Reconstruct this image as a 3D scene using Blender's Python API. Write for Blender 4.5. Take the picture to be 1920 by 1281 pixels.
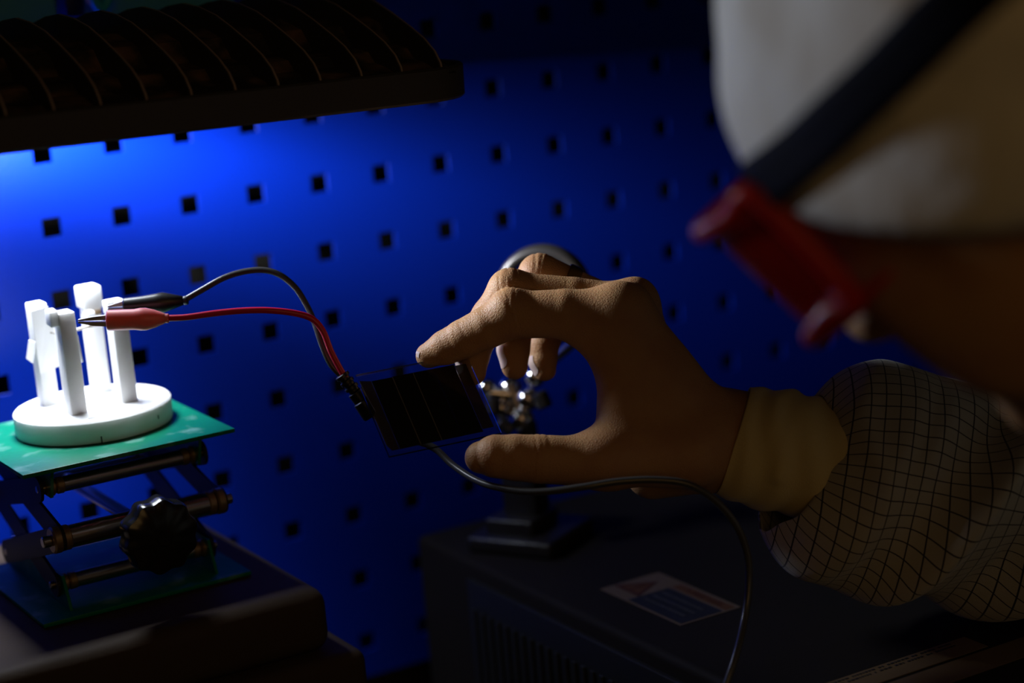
import bpy, bmesh, math, random
import numpy as np
from mathutils import Vector, Matrix
random.seed(7); rng = np.random.default_rng(7)
S = bpy.context.scene
for o in list(bpy.data.objects): bpy.data.objects.remove(o)
COL = S.collection
PI = math.pi

# ------------------------------------------------------------------ camera
CAM = np.array([-0.33367482, -1.04413056, 0.12496304])
FWD = np.array([0.48460689, 0.84630404, -0.22119139]); UPV = np.array([0.18388534, 0.1486543, 0.97164195])
RGT = np.cross(FWD, UPV); RGT /= np.linalg.norm(RGT); UPV = np.cross(RGT, FWD)
FPX = 3965.3
cam = bpy.data.cameras.new('camera'); co = bpy.data.objects.new('camera', cam); COL.objects.link(co)
cam.sensor_width = 36; cam.lens = FPX / 1920 * 36; cam.clip_start = .01
co.matrix_world = Matrix(((RGT[0], UPV[0], -FWD[0], CAM[0]), (RGT[1], UPV[1], -FWD[1], CAM[1]), (RGT[2], UPV[2], -FWD[2], CAM[2]), (0, 0, 0, 1)))
cam.dof.use_dof = True; cam.dof.focus_distance = .925; cam.dof.aperture_fstop = 3.9
S.camera = co

# ------------------------------------------------------------------ world, light, exposure
W = bpy.data.worlds.new('room_dark'); S.world = W; W.use_nodes = True
W.node_tree.nodes['Background'].inputs[0].default_value = (1, .66, .34, 1)
W.node_tree.nodes['Background'].inputs[1].default_value = .006
def area(name, loc, target, size, power, color):
    l = bpy.data.lights.new(name, 'AREA'); l.energy = power; l.color = color; l.size = size
    o = bpy.data.objects.new(name, l); COL.objects.link(o); o.location = loc
    o.rotation_euler = (Vector(target) - Vector(loc)).to_track_quat('-Z', 'Y').to_euler(); return o
area('warm_fill', (-.42, -1.75, .42), (.15, -.3, -.1), .7, .95, (1, .58, .21))  # added warm fill beside the camera, not a fitting of the room
sl = bpy.data.lights.new('cap_edge_spot', 'SPOT'); sl.energy = 5.2; sl.color = (.80, .86, 1.0); sl.spot_size = math.radians(25); sl.spot_blend = .5; sl.shadow_soft_size = .03
so = bpy.data.objects.new('cap_edge_spot', sl); COL.objects.link(so); so.location = (-.35, -.05, .125)      # added spot with no visible source, brightens the cap's front edge
so.rotation_euler = (Vector((.03, -.57, .125)) - Vector((-.35, -.05, .125))).to_track_quat('-Z', 'Y').to_euler()
LED_STRENGTH = 510
S.view_settings.view_transform = 'Standard'; S.view_settings.look = 'None'
S.view_settings.exposure = 0; S.view_settings.gamma = 1; S.view_settings.use_curve_mapping = False

# ------------------------------------------------------------------ helpers
def P(px, py, d):                                   # a real point, given where it is seen and how far it is
    return CAM + (FWD + RGT * (px - 960) / FPX + UPV * (640.5 - py) / FPX) * d
def mat(name, col, rough=.5, metal=0, spec=.5, sss=0, trans=0, alpha=1, bump=None, vary=None, emit=None, coat=0, sheen=0, sssr=(.006, .002, .001), ior=1.45):
    m = bpy.data.materials.new(name); m.use_nodes = True; nt = m.node_tree; b = nt.nodes['Principled BSDF']
    b.inputs['Base Color'].default_value = (*col, 1); b.inputs['Roughness'].default_value = rough
    b.inputs['Metallic'].default_value = metal; b.inputs['Specular IOR Level'].default_value = spec
    b.inputs['Transmission Weight'].default_value = trans; b.inputs['Alpha'].default_value = alpha
    b.inputs['Coat Weight'].default_value = coat; b.inputs['IOR'].default_value = ior
    b.inputs['Sheen Weight'].default_value = sheen
    if sss:
        b.inputs['Subsurface Weight'].default_value = sss; b.inputs['Subsurface Radius'].default_value = sssr; b.inputs['Subsurface Scale'].default_value = 1
    if emit: b.inputs['Emission Color'].default_value = (*emit[0], 1); b.inputs['Emission Strength'].default_value = emit[1]
    tc = nt.nodes.new('ShaderNodeTexCoord')
    if vary:                                        # (scale, second colour, low, high)
        n = nt.nodes.new('ShaderNodeTexNoise'); n.inputs['Scale'].default_value = vary[0]; n.inputs['Detail'].default_value = 6
        r = nt.nodes.new('ShaderNodeMapRange'); r.inputs[1].default_value = vary[2]; r.inputs[2].default_value = vary[3]
        x = nt.nodes.new('ShaderNodeMix'); x.data_type = 'RGBA'; x.inputs[6].default_value = (*col, 1); x.inputs[7].default_value = (*vary[1], 1)
        nt.links.new(tc.outputs['Object'], n.inputs['Vector']); nt.links.new(n.outputs[0], r.inputs[0]); nt.links.new(r.outputs[0], x.inputs[0]); nt.links.new(x.outputs[2], b.inputs['Base Color'])
    if bump:                                        # list of (kind, scale, distance) ; kind noise | voronoi | layers
        prev = None
        for kind, sc, dist in bump:
            bp = nt.nodes.new('ShaderNodeBump'); bp.inputs['Distance'].default_value = dist; bp.inputs['Strength'].default_value = 1
            if kind == 'noise':
                t = nt.nodes.new('ShaderNodeTexNoise'); t.inputs['Scale'].default_value = sc; t.inputs['Detail'].default_value = 4; nt.links.new(tc.outputs['Object'], t.inputs['Vector']); out = t.outputs[0]
            elif kind == 'voronoi':
                t = nt.nodes.new('ShaderNodeTexVoronoi'); t.inputs['Scale'].default_value = sc; t.feature = 'DISTANCE_TO_EDGE'; nt.links.new(tc.outputs['Object'], t.inputs['Vector']); out = t.outputs[0]
            else:
                t = nt.nodes.new('ShaderNodeTexWave'); t.bands_direction = 'Z'; t.inputs['Scale'].default_value = sc; t.inputs['Distortion'].default_value = .4; nt.links.new(tc.outputs['Object'], t.inputs['Vector']); out = t.outputs[0]
            nt.links.new(out, bp.inputs['Height'])
            if prev: nt.links.new(prev.outputs[0], bp.inputs['Normal'])
            prev = bp
        nt.links.new(prev.outputs[0], b.inputs['Normal'])
    return m
class MB:
    """collects shapes into one mesh"""
    def __init__(s): s.v = []; s.f = []
    def add(s, v, f):
        n = len(s.v); s.v += [tuple(map(float, q)) for q in v]; s.f += [tuple(i + n for i in q) for q in f]; return s
    def bm(s, b):
        b.verts.index_update(); s.add([v.co for v in b.verts], [[v.index for v in f.verts] for f in b.faces]); b.free(); return s
    def box(s, c, size, bev=0, rot=None, seg=2):
        b = bmesh.new(); bmesh.ops.create_cube(b, size=1)
        bmesh.ops.scale(b, vec=size, verts=b.verts)
        if bev: bmesh.ops.bevel(b, geom=list(b.edges), offset=bev, segments=seg, profile=.5, affect='EDGES', clamp_overlap=True)
        if rot is not None: bmesh.ops.transform(b, matrix=rot.to_4x4(), verts=b.verts)
        bmesh.ops.translate(b, vec=Vector(c), verts=b.verts); return s.bm(b)
    def lathe(s, p, axis, prof, seg=24, scal=None):
        """prof: list of (along, radius) round the axis from p"""
        a = Vector(axis).normalized(); u = a.orthogonal().normalized(); w = a.cross(u); p = Vector(p); v = []; f = []
        for (h, r) in prof:
            for k in range(seg):
                t = 2 * PI * k / seg; rr = r * (scal(t) if scal else 1); v.append(p + a * h + (u * math.cos(t) + w * math.sin(t)) * rr)
        n = len(prof)
        for i in range(n - 1):
            for k in range(seg): f.append((i * seg + k, i * seg + (k + 1) % seg, (i + 1) * seg + (k + 1) % seg, (i + 1) * seg + k))
        f.append(tuple(range(seg))[::-1]); f.append(tuple((n - 1) * seg + k for k in range(seg))); return s.add(v, f)
    def cyl(s, a, b, r, seg=20, ch=None):
        a = Vector(a); b = Vector(b); L = (b - a).length; c = ch if ch is not None else r * .15
        return s.lathe(a, b - a, [(0, r - c), (c, r), (L - c, r), (L, r - c)], seg)
    def sph(s, c, r, seg=16):
        return s.lathe(Vector(c) - Vector((0, 0, r)), (0, 0, 1), [(r - r * math.cos(t), max(r * math.sin(t), r * .02)) for t in np.linspace(.03, PI - .03, seg // 2 + 2)], seg)
    def tube(s, pts, r, seg=10, sub=8):
        Q = spline(pts, sub); n = len(Q); rr = np.interp(np.linspace(0, 1, n), np.linspace(0, 1, len(r)), r) if hasattr(r, '__len__') else [r] * n
        T = np.gradient(Q, axis=0); T /= np.linalg.norm(T, axis=1)[:, None]; u = np.array(Vector(T[0]).orthogonal().normalized()); v = []; f = []
        for i in range(n):
            u = u - T[i] * (u @ T[i]); u /= np.linalg.norm(u); w = np.cross(T[i], u)
            for k in range(seg): t = 2 * PI * k / seg; v.append(Q[i] + (u * math.cos(t) + w * math.sin(t)) * rr[i])
        for i in range(n - 1):
            for k in range(seg): f.append((i * seg + k, i * seg + (k + 1) % seg, (i + 1) * seg + (k + 1) % seg, (i + 1) * seg + k))
        f.append(tuple(range(seg))[::-1]); f.append(tuple((n - 1) * seg + k for k in range(seg))); return s.add(v, f)
    def prism(s, pts, h):
        """polygon pts (list of 3d) extruded by vector h"""
        n = len(pts); h = Vector(h); v = [Vector(p) for p in pts] + [Vector(p) + h for p in pts]
        f = [tuple(range(n))[::-1], tuple(range(n, 2 * n))] + [(i, (i + 1) % n, n + (i + 1) % n, n + i) for i in range(n)]
        return s.add(v, f)
    def build(s, name, m, parent=None, smooth=True, org=None, angle=40):
        me = bpy.data.meshes.new(name); o0 = np.array(org if org is not None else (0, 0, 0), float)
        me.from_pydata([tuple(np.array(q) - o0) for q in s.v], [], s.f); me.update()
        b = bmesh.new(); b.from_mesh(me); bmesh.ops.recalc_face_normals(b, faces=b.faces); b.to_mesh(me); b.free()
        if m: me.materials.append(m)
        o = bpy.data.objects.new(name, me); COL.objects.link(o)
        if smooth:
            me.polygons.foreach_set('use_smooth', [True] * len(me.polygons)); me.set_sharp_from_angle(angle=math.radians(angle))
        if parent is not None: o.parent = parent; o.location = Vector(o0) - WORG[parent.name]; 
        else: o.location = Vector(o0)
        WORG[o.name] = Vector(o0); return o
WORG = {}
def spline(pts, sub):
    p = np.array([np.array(q, float) for q in pts]); n = len(p)
    if n < 3: return np.array([p[0] + (p[-1] - p[0]) * t for t in np.linspace(0, 1, sub + 1)])
    e = np.vstack([2 * p[0] - p[1], p, 2 * p[-1] - p[-2]]); out = []
    for i in range(n - 1):
        a, b, c, d = e[i:i + 4]
        for t in np.arange(sub) / sub: out.append(.5 * (2 * b + (c - a) * t + (2 * a - 5 * b + 4 * c - d) * t * t + (3 * b - a - 3 * c + d) * t ** 3))
    out.append(p[-1]); return np.array(out)
def thing(name, label, cat, loc=(0, 0, 0), group=None):
    o = bpy.data.objects.new(name, None); COL.objects.link(o); o.location = loc; o.empty_display_size = .02
    WORG[o.name] = Vector(loc); o['label'] = label; o['category'] = cat
    if group: o['group'] = group
    return o
def tag(o, label, cat, group=None):
    o['label'] = label; o['category'] = cat
    if group: o['group'] = group
    return o
def struct(o): o['kind'] = 'structure'; return o
def rz(a): return Matrix.Rotation(a, 3, 'Z')

# ------------------------------------------------------------------ materials
def led_mat():
    # emission by angle shaped to darken the lower wall: strongest sideways, less straight down
    m = mat('led_panel', (1, 1, 1), .5, emit=((.86, .93, 1.0), 1)); nt = m.node_tree; b = nt.nodes['Principled BSDF']
    g = nt.nodes.new('ShaderNodeNewGeometry'); d = nt.nodes.new('ShaderNodeVectorMath'); d.operation = 'DOT_PRODUCT'
    nt.links.new(g.outputs['Incoming'], d.inputs[0]); nt.links.new(g.outputs['Normal'], d.inputs[1])
    r = nt.nodes.new('ShaderNodeValToRGB'); e = r.color_ramp.elements; e[0].position = 0; e[1].position = 1
    e[0].color = (.5,) * 3 + (1,); e[1].color = (.30,) * 3 + (1,)
    for p, v in ((.12, .7), (.2, .9), (.27, 1.0), (.41, .5), (.5, .28), (.58, .14), (.66, .055), (.78, .045), (.85, .08)): q = e.new(p); q.color = (v, v, v, 1)
    k = nt.nodes.new('ShaderNodeMath'); k.operation = 'MULTIPLY'; k.inputs[1].default_value = LED_STRENGTH
    ab = nt.nodes.new('ShaderNodeMath'); ab.operation = 'ABSOLUTE'; nt.links.new(d.outputs['Value'], ab.inputs[0]); nt.links.new(ab.outputs[0], r.inputs[0]); nt.links.new(r.outputs[0], k.inputs[0]); nt.links.new(k.outputs[0], b.inputs['Emission Strength']); return m
M = dict(
    blue=mat('blue_powder_coat', (.0004, .023, .41), .33, spec=.4, bump=[('noise', 420, .00012)]),
    backing=mat('grey_backing_wall', (.10, .09, .075), .9, spec=.2, vary=(9, (.02, .018, .015), .35, .65)),
    bench=mat('dark_bench_laminate', (.012, .009, .008), .5, vary=(14, (.02, .014, .012), .3, .7)),
    floor=mat('grey_floor', (.12, .11, .10), .7, vary=(6, (.09, .08, .07), .3, .7)),
    lamp=mat('black_anodised_lamp', (.04, .036, .033), .55, bump=[('noise', 900, .0001)]),
    dusty=mat('dusty_black_casting', (.02, .017, .015), .8, vary=(60, (.17, .095, .06), .45, .68)),
    led=led_mat(),
    white=mat('white_printed_plastic', (.86, .86, .85), .55, bump=[('layers', 900, .00012)], sss=.5, sssr=(.004, .004, .004)),
    tape=mat('white_tape', (.85, .85, .84), .5),
    ink=mat('black_ink', (.01, .01, .012), .6),
    green=mat('green_painted_steel', (.002, .16, .09), .35, spec=.2, vary=(60, (.10, .27, .22), .54, .68), bump=[('noise', 300, .0001)]),
    steel=mat('brushed_steel', (.48, .43, .38), .28, 1),
    brass=mat('worn_brass', (.36, .25, .14), .4, .8),
    clipmetal=mat('clip_metal', (.55, .54, .50), .5, .5),
    finedge=mat('pale_fin_edge', (.30, .23, .20), .6),  # fin edges, paler than the fin faces
    armsteel=mat('dull_zinc_arm', (.022, .023, .027), .5, .3, spec=.25),
    blackboot=mat('black_boot_pvc', (.014, .014, .016), .38, spec=.6),
    blackplastic=mat('black_plastic', (.012, .012, .013), .22, spec=.6),
    matteblack=mat('matte_black', (.012, .012, .013), .6),
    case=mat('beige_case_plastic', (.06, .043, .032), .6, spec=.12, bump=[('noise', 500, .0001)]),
    instr=mat('grey_instrument_paint', (.013, .0105, .009), .7, spec=.12, bump=[('noise', 700, .0001)]),
    mesh=mat('black_vent_metal', (.010, .010, .010), .5),
    red=mat('red_wire_pvc', (.72, .012, .07), .35, spec=.6),
    redboot=mat('translucent_red_boot', (.88, .26, .27), .4, sss=.5, sssr=(.006, .002, .002)),
    blackwire=mat('black_wire_pvc', (.06, .06, .062), .3, spec=.7),
    teal=mat('teal_plastic', (.085, .40, .62), .5),
    navy=mat('navy_plastic', (.005, .012, .16), .4),
    cyan=mat('cyan_plastic', (.02, .42, .75), .4),
    lilac=mat('pale_lilac_plastic', (.55, .55, .85), .4),
    skin=mat('skin', (.52, .29, .135), .5, spec=.32, sss=.25, sssr=(.005, .0018, .0009), vary=(60, (.45, .225, .115), .4, .75), bump=[('noise', 1500, .0002), ('voronoi', 800, .00022)]),
    nail=mat('fingernail', (.78, .56, .50), .3, spec=.5, sss=.2),
    cuff=mat('cream_knit', (.80, .63, .27), .85, sheen=.3, bump=[('noise', 1600, .0002)]),
    cap=mat('white_cap_fabric', (.74, .72, .66), .85, bump=[('noise', 60, .002), ('noise', 400, .0002)]),
    strap=mat('navy_elastic', (.002, .003, .012), .8, spec=.15, bump=[('noise', 900, .0002)]),
    gog=mat('red_goggle_plastic', (.60, .014, .004), .4, trans=.25, alpha=.92),
    lens=mat('orange_goggle_lens', (.65, .03, .008), .08, trans=.5, alpha=.75),
    hair=mat('dark_hair', (.012, .008, .006), .5, bump=[('noise', 800, .0004)]),
    gold=mat('gold_ring_metal', (.85, .50, .13), .3, 1),
    glass=mat('clear_glass', (.96, .98, .97), .02, trans=1, ior=1.45),
    film=mat('black_cell_film', (.0025, .002, .0018), .25, spec=.2, vary=(220, (.05, .03, .02), .72, .8)),
    brownfilm=mat('brown_translucent_film', (.055, .032, .016), .3, alpha=.85),
    scribe=mat('scribe_line', (.24, .21, .18), .4),
    satin=mat('satin_rim_metal', (.15, .135, .13), .35, .75),
    chrome=mat('chrome', (.82, .80, .77), .07, 1),
    castiron=mat('black_cast_iron', (.016, .014, .014), .36, spec=.6, bump=[('noise', 500, .0003)]),
    paper=mat('label_paper', (.11, .075, .055), .7),
    orange=mat('label_orange', (.085, .032, .01), .7),
    labelred=mat('label_dark_red', (.05, .009, .006), .7),
    labelblack=mat('label_black', (.012, .013, .018), .6),
    labelgrey=mat('label_grey_print', (.05, .05, .055), .6),
    strip=mat('buff_paper', (.13, .08, .034), .7),
)
def fabric():
    m = mat('windowpane_shirt_fabric', (.46, .42, .33), .9, sheen=.3); nt = m.node_tree; b = nt.nodes['Principled BSDF']
    uv = nt.nodes.new('ShaderNodeTexCoord'); sp = nt.nodes.new('ShaderNodeSeparateXYZ'); nt.links.new(uv.outputs['UV'], sp.inputs[0]); outs = []
    for i, pitch in ((0, .0064), (1, .0056)):
        a = nt.nodes.new('ShaderNodeMath'); a.operation = 'DIVIDE'; a.inputs[1].default_value = pitch; nt.links.new(sp.outputs[i], a.inputs[0])
        f = nt.nodes.new('ShaderNodeMath'); f.operation = 'FRACT'; nt.links.new(a.outputs[0], f.inputs[0])
        l = nt.nodes.new('ShaderNodeMath'); l.operation = 'LESS_THAN'; l.inputs[1].default_value = .085; nt.links.new(f.outputs[0], l.inputs[0]); outs.append(l)
    mx = nt.nodes.new('ShaderNodeMath'); mx.operation = 'MAXIMUM'; nt.links.new(outs[0].outputs[0], mx.inputs[0]); nt.links.new(outs[1].outputs[0], mx.inputs[1])
    x = nt.nodes.new('ShaderNodeMix'); x.data_type = 'RGBA'; x.inputs[6].default_value = (.46, .42, .33, 1); x.inputs[7].default_value = (.03, .026, .03, 1)
    nt.links.new(mx.outputs[0], x.inputs[0]); nt.links.new(x.outputs[2], b.inputs['Base Color'])
    n = nt.nodes.new('ShaderNodeTexNoise'); n.inputs['Scale'].default_value = 1500; bp = nt.nodes.new('ShaderNodeBump'); bp.inputs['Distance'].default_value = .0002
    nt.links.new(uv.outputs['Object'], n.inputs['Vector']); nt.links.new(n.outputs[0], bp.inputs['Height']); nt.links.new(bp.outputs[0], b.inputs['Normal']); return m
M['shirt'] = fabric()

# ------------------------------------------------------------------ setting: floor, wall, bench
BENCH = -.345
struct(MB().box((.3, -.4, -1.13), (5, 4, .04)).build('floor', M['floor'], smooth=False))
struct(MB().box((.3, .096, .15), (5, .06, 2.52)).build('wall_back', M['backing'], smooth=False))
t = thing('workbench', 'dark laminate workbench that carries the cases and stands against the blue panel', 'workbench', (.3, -.29, -1.11))
MB().box((.3, -.292, BENCH - .015), (2.4, .544, .03), .003).build('bench_top', M['bench'], t)
for sx in (-.8, 1.4):
    for sy in (-.53, -.06): MB().box((sx, sy, (-1.11 + BENCH - .03) / 2), (.05, .05, -1.11 - BENCH + .03 if False else abs(-1.11 - (BENCH - .03))), .003).build('leg', M['matteblack'], t)

# perforated panel: real square holes, 38 mm pitch, folded through a steel sheet
def pegboard():
    t = thing('perforated_panel', 'bright blue perforated steel tool panel with square holes behind the lamp', 'pegboard', (.25, 0, -.33))
    v = {}; V = []; F = []
    def vid(x, y, z):
        k = (round(x, 6), round(y, 6), round(z, 6))
        if k not in v: v[k] = len(V); V.append((x, y, z))
        return v[k]
    pt_ = .038; h = .0049; th = .0016; bv = .0003
    i0, i1, j0, j1 = -9, 26, -7, 9
    for i in range(i0, i1):
        for j in range(j0, j1):
            cx, cz = i * pt_, -j * pt_; H = pt_ / 2
            def ring(s, y): return [vid(cx - s, y, cz - s), vid(cx + s, y, cz - s), vid(cx + s, y, cz + s), vid(cx - s, y, cz + s)]
            o = ring(H, 0); a = ring(h + bv, 0); b = ring(h, bv); c = ring(h, th); d = ring(H, th)
            for k in range(4):
                n = (k + 1) % 4
                F.append((o[k], o[n], a[n], a[k])); F.append((a[k], a[n], b[n], b[k])); F.append((b[k], b[n], c[n], c[k])); F.append((c[k], c[n], d[n], d[k]))
    X0, X1, Z0, Z1 = (i0 - .5) * pt_, (i1 - .5) * pt_, -(j1 - .5) * pt_, -(j0 - .5) * pt_
    MB().add(V, F).build('perforated_sheet', M['blue'], t, smooth=False)
    fr = MB()
    fr.box(((X0 + X1) / 2, .031, Z1 + .001), (X1 - X0, .062, .002)).box(((X0 + X1) / 2, .031, Z0 - .001), (X1 - X0, .062, .002))
    fr.box((X0 - .001, .031, (Z0 + Z1) / 2), (.002, .062, Z1 - Z0 + .004)).box((X1 + .001, .031, (Z0 + Z1) / 2), (.002, .062, Z1 - Z0 + .004))
    fr.build('folded_edge', M['blue'], t, smooth=False)
pegboard()

# ------------------------------------------------------------------ LED flood lamp
def lamp():
    x0, x1, y0, y1 = -.245, .136, -.226, -.022; zb, zt = .0268, .0418
    t = thing('flood_lamp', 'black finned lamp head shining down in front of the blue panel', 'lamp', (0, -.124, .03))
    t.rotation_euler = (0, math.radians(1.4), 0)
    cx, cy = (x0 + x1) / 2, (y0 + y1) / 2
    def rr(inset, rad, n=8):
        pts = []; hx, hy = (x1 - x0) / 2 - inset, (y1 - y0) / 2 - inset
        for (sx, sy, a0) in ((1, 1, 0), (-1, 1, 90), (-1, -1, 180), (1, -1, 270)):
            for k in range(n + 1):
                a = math.radians(a0 + 90 * k / n); pts.append((cx + sx * (hx - rad) + rad * math.cos(a), cy + sy * (hy - rad) + rad * math.sin(a)))
        return pts
    prof = [(.0012, zb), (0, zb + .0012), (0, zt - .001), (.001, zt), (.0028, zt), (.0035, zt - .001), (.0035, zb + .001), (.0028, zb)]
    rings = [rr(i, .034 - i) for i, z in prof]; n = len(rings[0]); m = MB(); V = []; F = []
    for r, (i, z) in zip(rings, prof): V += [(x, y, z) for x, y in r]
    for a in range(len(prof)):
        b = (a + 1) % len(prof)
        for k in range(n): F.append((a * n + k, a * n + (k + 1) % n, b * n + (k + 1) % n, b * n + k))
    m.add(V, F).build('housing_rim', M['lamp'], t)
    fl = rr(.003, .031); MB().prism([(x, y, zt - .006) for x, y in fl], (0, 0, .003)).build('base_plate', M['dusty'], t)
    # the curved casting under the fins, its ledges dusty
    half = [(0, 0), (.002, .0055), (.0066, .0105), (.0156, .0158), (.028, .0208), (.046, .0270), (.062, .0318), (.080, .0350), (.099, .0365)]
    D = y1 - y0 - .006
    prof = [(y0 + .003 + a * 1.0, h) for a, h in half]; prof += [(y1 - .003 - a, h) for a, h in half[::-1]]
    core = [(y0 + .003, 0), (y0 + .016, .004), (y0 + .028, .006), (y0 + .034, .0105), (y0 + .050, .0125), (y0 + .060, .0215), (y0 + .082, .0260)]
    core += [(2 * cy - y, h) for y, h in core[::-1]]
    MB().prism([(x0 + .02, y, zt - .003 + h) for y, h in core], (x1 - x0 - .036, 0, 0)).build('heat_sink_core', M['dusty'], t, angle=25)
    x = .1125; k = 0; base = None
    while x > x0 + .012:
        if base is None:
            b = bmesh.new(); vs = [b.verts.new((0, y - cy, h - .0035)) for y, h in prof]; f = b.faces.new(vs)
            r = bmesh.ops.extrude_face_region(b, geom=[f]); bmesh.ops.translate(b, vec=(.0017, 0, 0), verts=[e for e in r['geom'] if isinstance(e, bmesh.types.BMVert)])
            bmesh.ops.bevel(b, geom=[e for e in b.edges if abs(e.verts[0].co.x - e.verts[1].co.x) < 1e-6], offset=.0004, segments=1, affect='EDGES')
            mm = MB().bm(b); base = mm.build('cooling_fin', M['lamp'], t, org=(0, 0, 0)); o = base; o.data.materials.append(M['finedge'])
            for q in o.data.polygons: q.material_index = 1 if abs(q.normal.x) < .3 else 0
        else:
            o = base.copy(); COL.objects.link(o)
        o.location = Vector((x, cy, zt)) - WORG[t.name]; x -= .0197; k += 1
    # recessed emitter facing down, with its reflector frame
    ex, ey = -.036, -.084
    MB().box((ex, ey, zb + .0080), (.066, .062, .002), .0005).build('led_board', M['white'], t)
    MB().add([(ex - .03, ey - .028, zb + .0066), (ex - .03, ey + .028, zb + .0066), (ex + .03, ey + .028, zb + .0066), (ex + .03, ey - .028, zb + .0066)], [(0, 1, 2, 3)]).build('led_panel', M['led'], t, smooth=False)
    rf = MB(); 
    for sx in (-1, 1): rf.box((ex + sx * .036, ey, zb + .0075), (.005, .072, .003), .001)
    for sy in (-1, 1): rf.box((ex, ey + sy * .0335, zb + .0075), (.066, .005, .003), .001)
    rf.build('reflector_frame', M['white'], t)
    MB().box((-.19, -.0125, .032), (.03, .024, .022), .002).box((-.19, -.016, .032), (.024, .018, .006), .001).build('wall_bracket', M['lamp'], t)
lamp()

# teal holder hung on the panel behind the lamp, with a coil on its front
t = thing('document_holder', 'dark teal plastic document holder on the blue panel above the lamp', 'document holder', (-.07, -.012, .05))
MB().box((-.07, -.006, .121), (.36, .010, .118), .003).build('back_plate', M['teal'], t)
MB().box((-.07, -.0065, .178), (.368, .011, .008), .002).build('top_rim', M['teal'], t)
t = thing('cable_coil', 'small dark blue, cyan and lilac cable tie bundle on the teal holder', 'cable coil', (.022, -.03, .07))
MB().box((.0180, -.0190, .082), (.011, .016, .03), .003).build('clip', M['navy'], t)
MB().tube([(.0250, -.026, .10), (.0255, -.028, .085), (.0280, -.028, .0739), (.0320, -.028, .0704), (.0355, -.027, .0774), (.0355, -.025, .095)], .0028).build('cable_loop', M['cyan'], t)
MB().tube([(.0310 + .0065 * math.cos(a), -.029 + .0005 * a, .0784 + .0065 * math.sin(a)) for a in np.linspace(0, 2 * PI, 13)], .0018, sub=3).build('tie_ring', M['lilac'], t)

# ------------------------------------------------------------------ beige case under the jack
CT = -.187
t = thing('equipment_case', 'beige plastic case with rounded edges under the green lab jack', 'case', (-.1, -.12, BENCH))
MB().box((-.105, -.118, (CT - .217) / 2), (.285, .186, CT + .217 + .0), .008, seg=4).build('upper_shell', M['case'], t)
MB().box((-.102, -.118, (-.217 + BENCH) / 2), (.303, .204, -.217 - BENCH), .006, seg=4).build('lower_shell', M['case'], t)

# ------------------------------------------------------------------ lab jack
def jack():
    X0, X1, Y0, Y1 = -.082, .018, -.170, -.070; ZT = -.116; ZB = CT + .0005
    t = thing('lab_jack', 'green topped scissor lab jack with steel rollers and black knob', 'lab jack', (-.032, -.12, ZB))
    cx, cy = (X0 + X1) / 2, (Y0 + Y1) / 2
    MB().box((cx, cy, ZT - .001), (.1, .1, .002), .0004).build('top_plate', M['green'], t)
    MB().box((cx, cy, ZB + .001), (.1, .1, .002), .0004).build('base_plate', M['green'], t)
    xl, xr = -.0655, .0035                          # planes of the side brackets
    for x in (xl, xr):
        for (z0, s) in ((ZT - .002, -1), (ZB + .002, 1)):
            pts = [(x, Y0 + .008, z0), (x, Y1 - .006, z0), (x, Y1 - .012, z0 + s * .015), (x, Y0 + .014, z0 + s * .015)]
            MB().prism(pts, (.0014 if x > 0 else -.0014, 0, 0)).build('side_bracket', M['green'], t, smooth=False)
    zt, zm, zb = -.1295, -.1485, -.1745; yf, yb = -.150, -.085; ym, yM = -.168, -.072
    def axle(y, z, r, xa=xl + .003, xb=xr - .002):
        o = MB().cyl((xa, y, z), (xb, y, z), r).build('axle', M['steel'], t)
        for x, s in ((xa, 1), (xb, -1)):
            MB().cyl((x - s * .0045, y, z), (x - s * .0002, y, z), r * 1.18, ch=.0008).cyl((x + s * .0002, y, z), (x + s * .004, y, z), r * 1.1, ch=.0006).build('bushing', M['brass'], o)
            MB().cyl((x - s * .0085, y, z), (x - s * .0045, y, z), r * .5, 12).build('rivet', M['steel'], o)
    axle(yf, zt, .0036); axle(yb, zt, .0036); axle(yf, zb, .0036); axle(yb, zb, .0036)
    axle(ym, zm, .0052, xl - .003, xr + .001); axle(yM, zm, .0052, xl - .003, xr + .001)
    def arm(x, a, b):
        a = np.array(a); b = np.array(b); d = (b - a) / np.linalg.norm(b - a); nrm = np.array((-d[1], d[0])); pts = []
        for k in range(9): an = PI / 2 + PI * k / 8; q = a + (d * math.cos(an) + nrm * math.sin(an)) * .0058; pts.append((x, q[0], q[1]))
        for k in range(9): an = -PI / 2 + PI * k / 8; q = b + (d * math.cos(an) + nrm * math.sin(an)) * .0058; pts.append((x, q[0], q[1]))
        MB().prism(pts, (.0014, 0, 0)).build('scissor_arm', M['armsteel'], t, smooth=False)
    for x, s in ((xl - .0035, -1), (xr + .0025, 1)):
        arm(x, (ym, zm), (yb, zt)); arm(x + s * .0018, (yM, zm), (yf, zt)); arm(x + s * .0018, (ym, zm), (yb, zb)); arm(x, (yM, zm), (yf, zb))
    MB().cyl((-.0335, -.19, zm), (-.0335, -.055, zm), .0030, 14).build('lead_screw', M['steel'], t)
    kc = (-.0335, -.203, zm); sc = lambda a: 1 + .045 * math.cos(a * 10)
    kb = MB().lathe(kc, (0, 1, 0), [(0, .004), (.0004, .0125), (.002, .0158), (.004, .0166), (.011, .0166), (.013, .0155), (.0135, .008), (.018, .0065)], 80, sc).build('adjusting_knob', M['blackplastic'], t)
    MB().cyl((kc[0], kc[1] - .0006, kc[2]), (kc[0], kc[1] + .001, kc[2]), .0038, 16).build('knob_screw', M['blackplastic'], kb)
jack()

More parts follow.
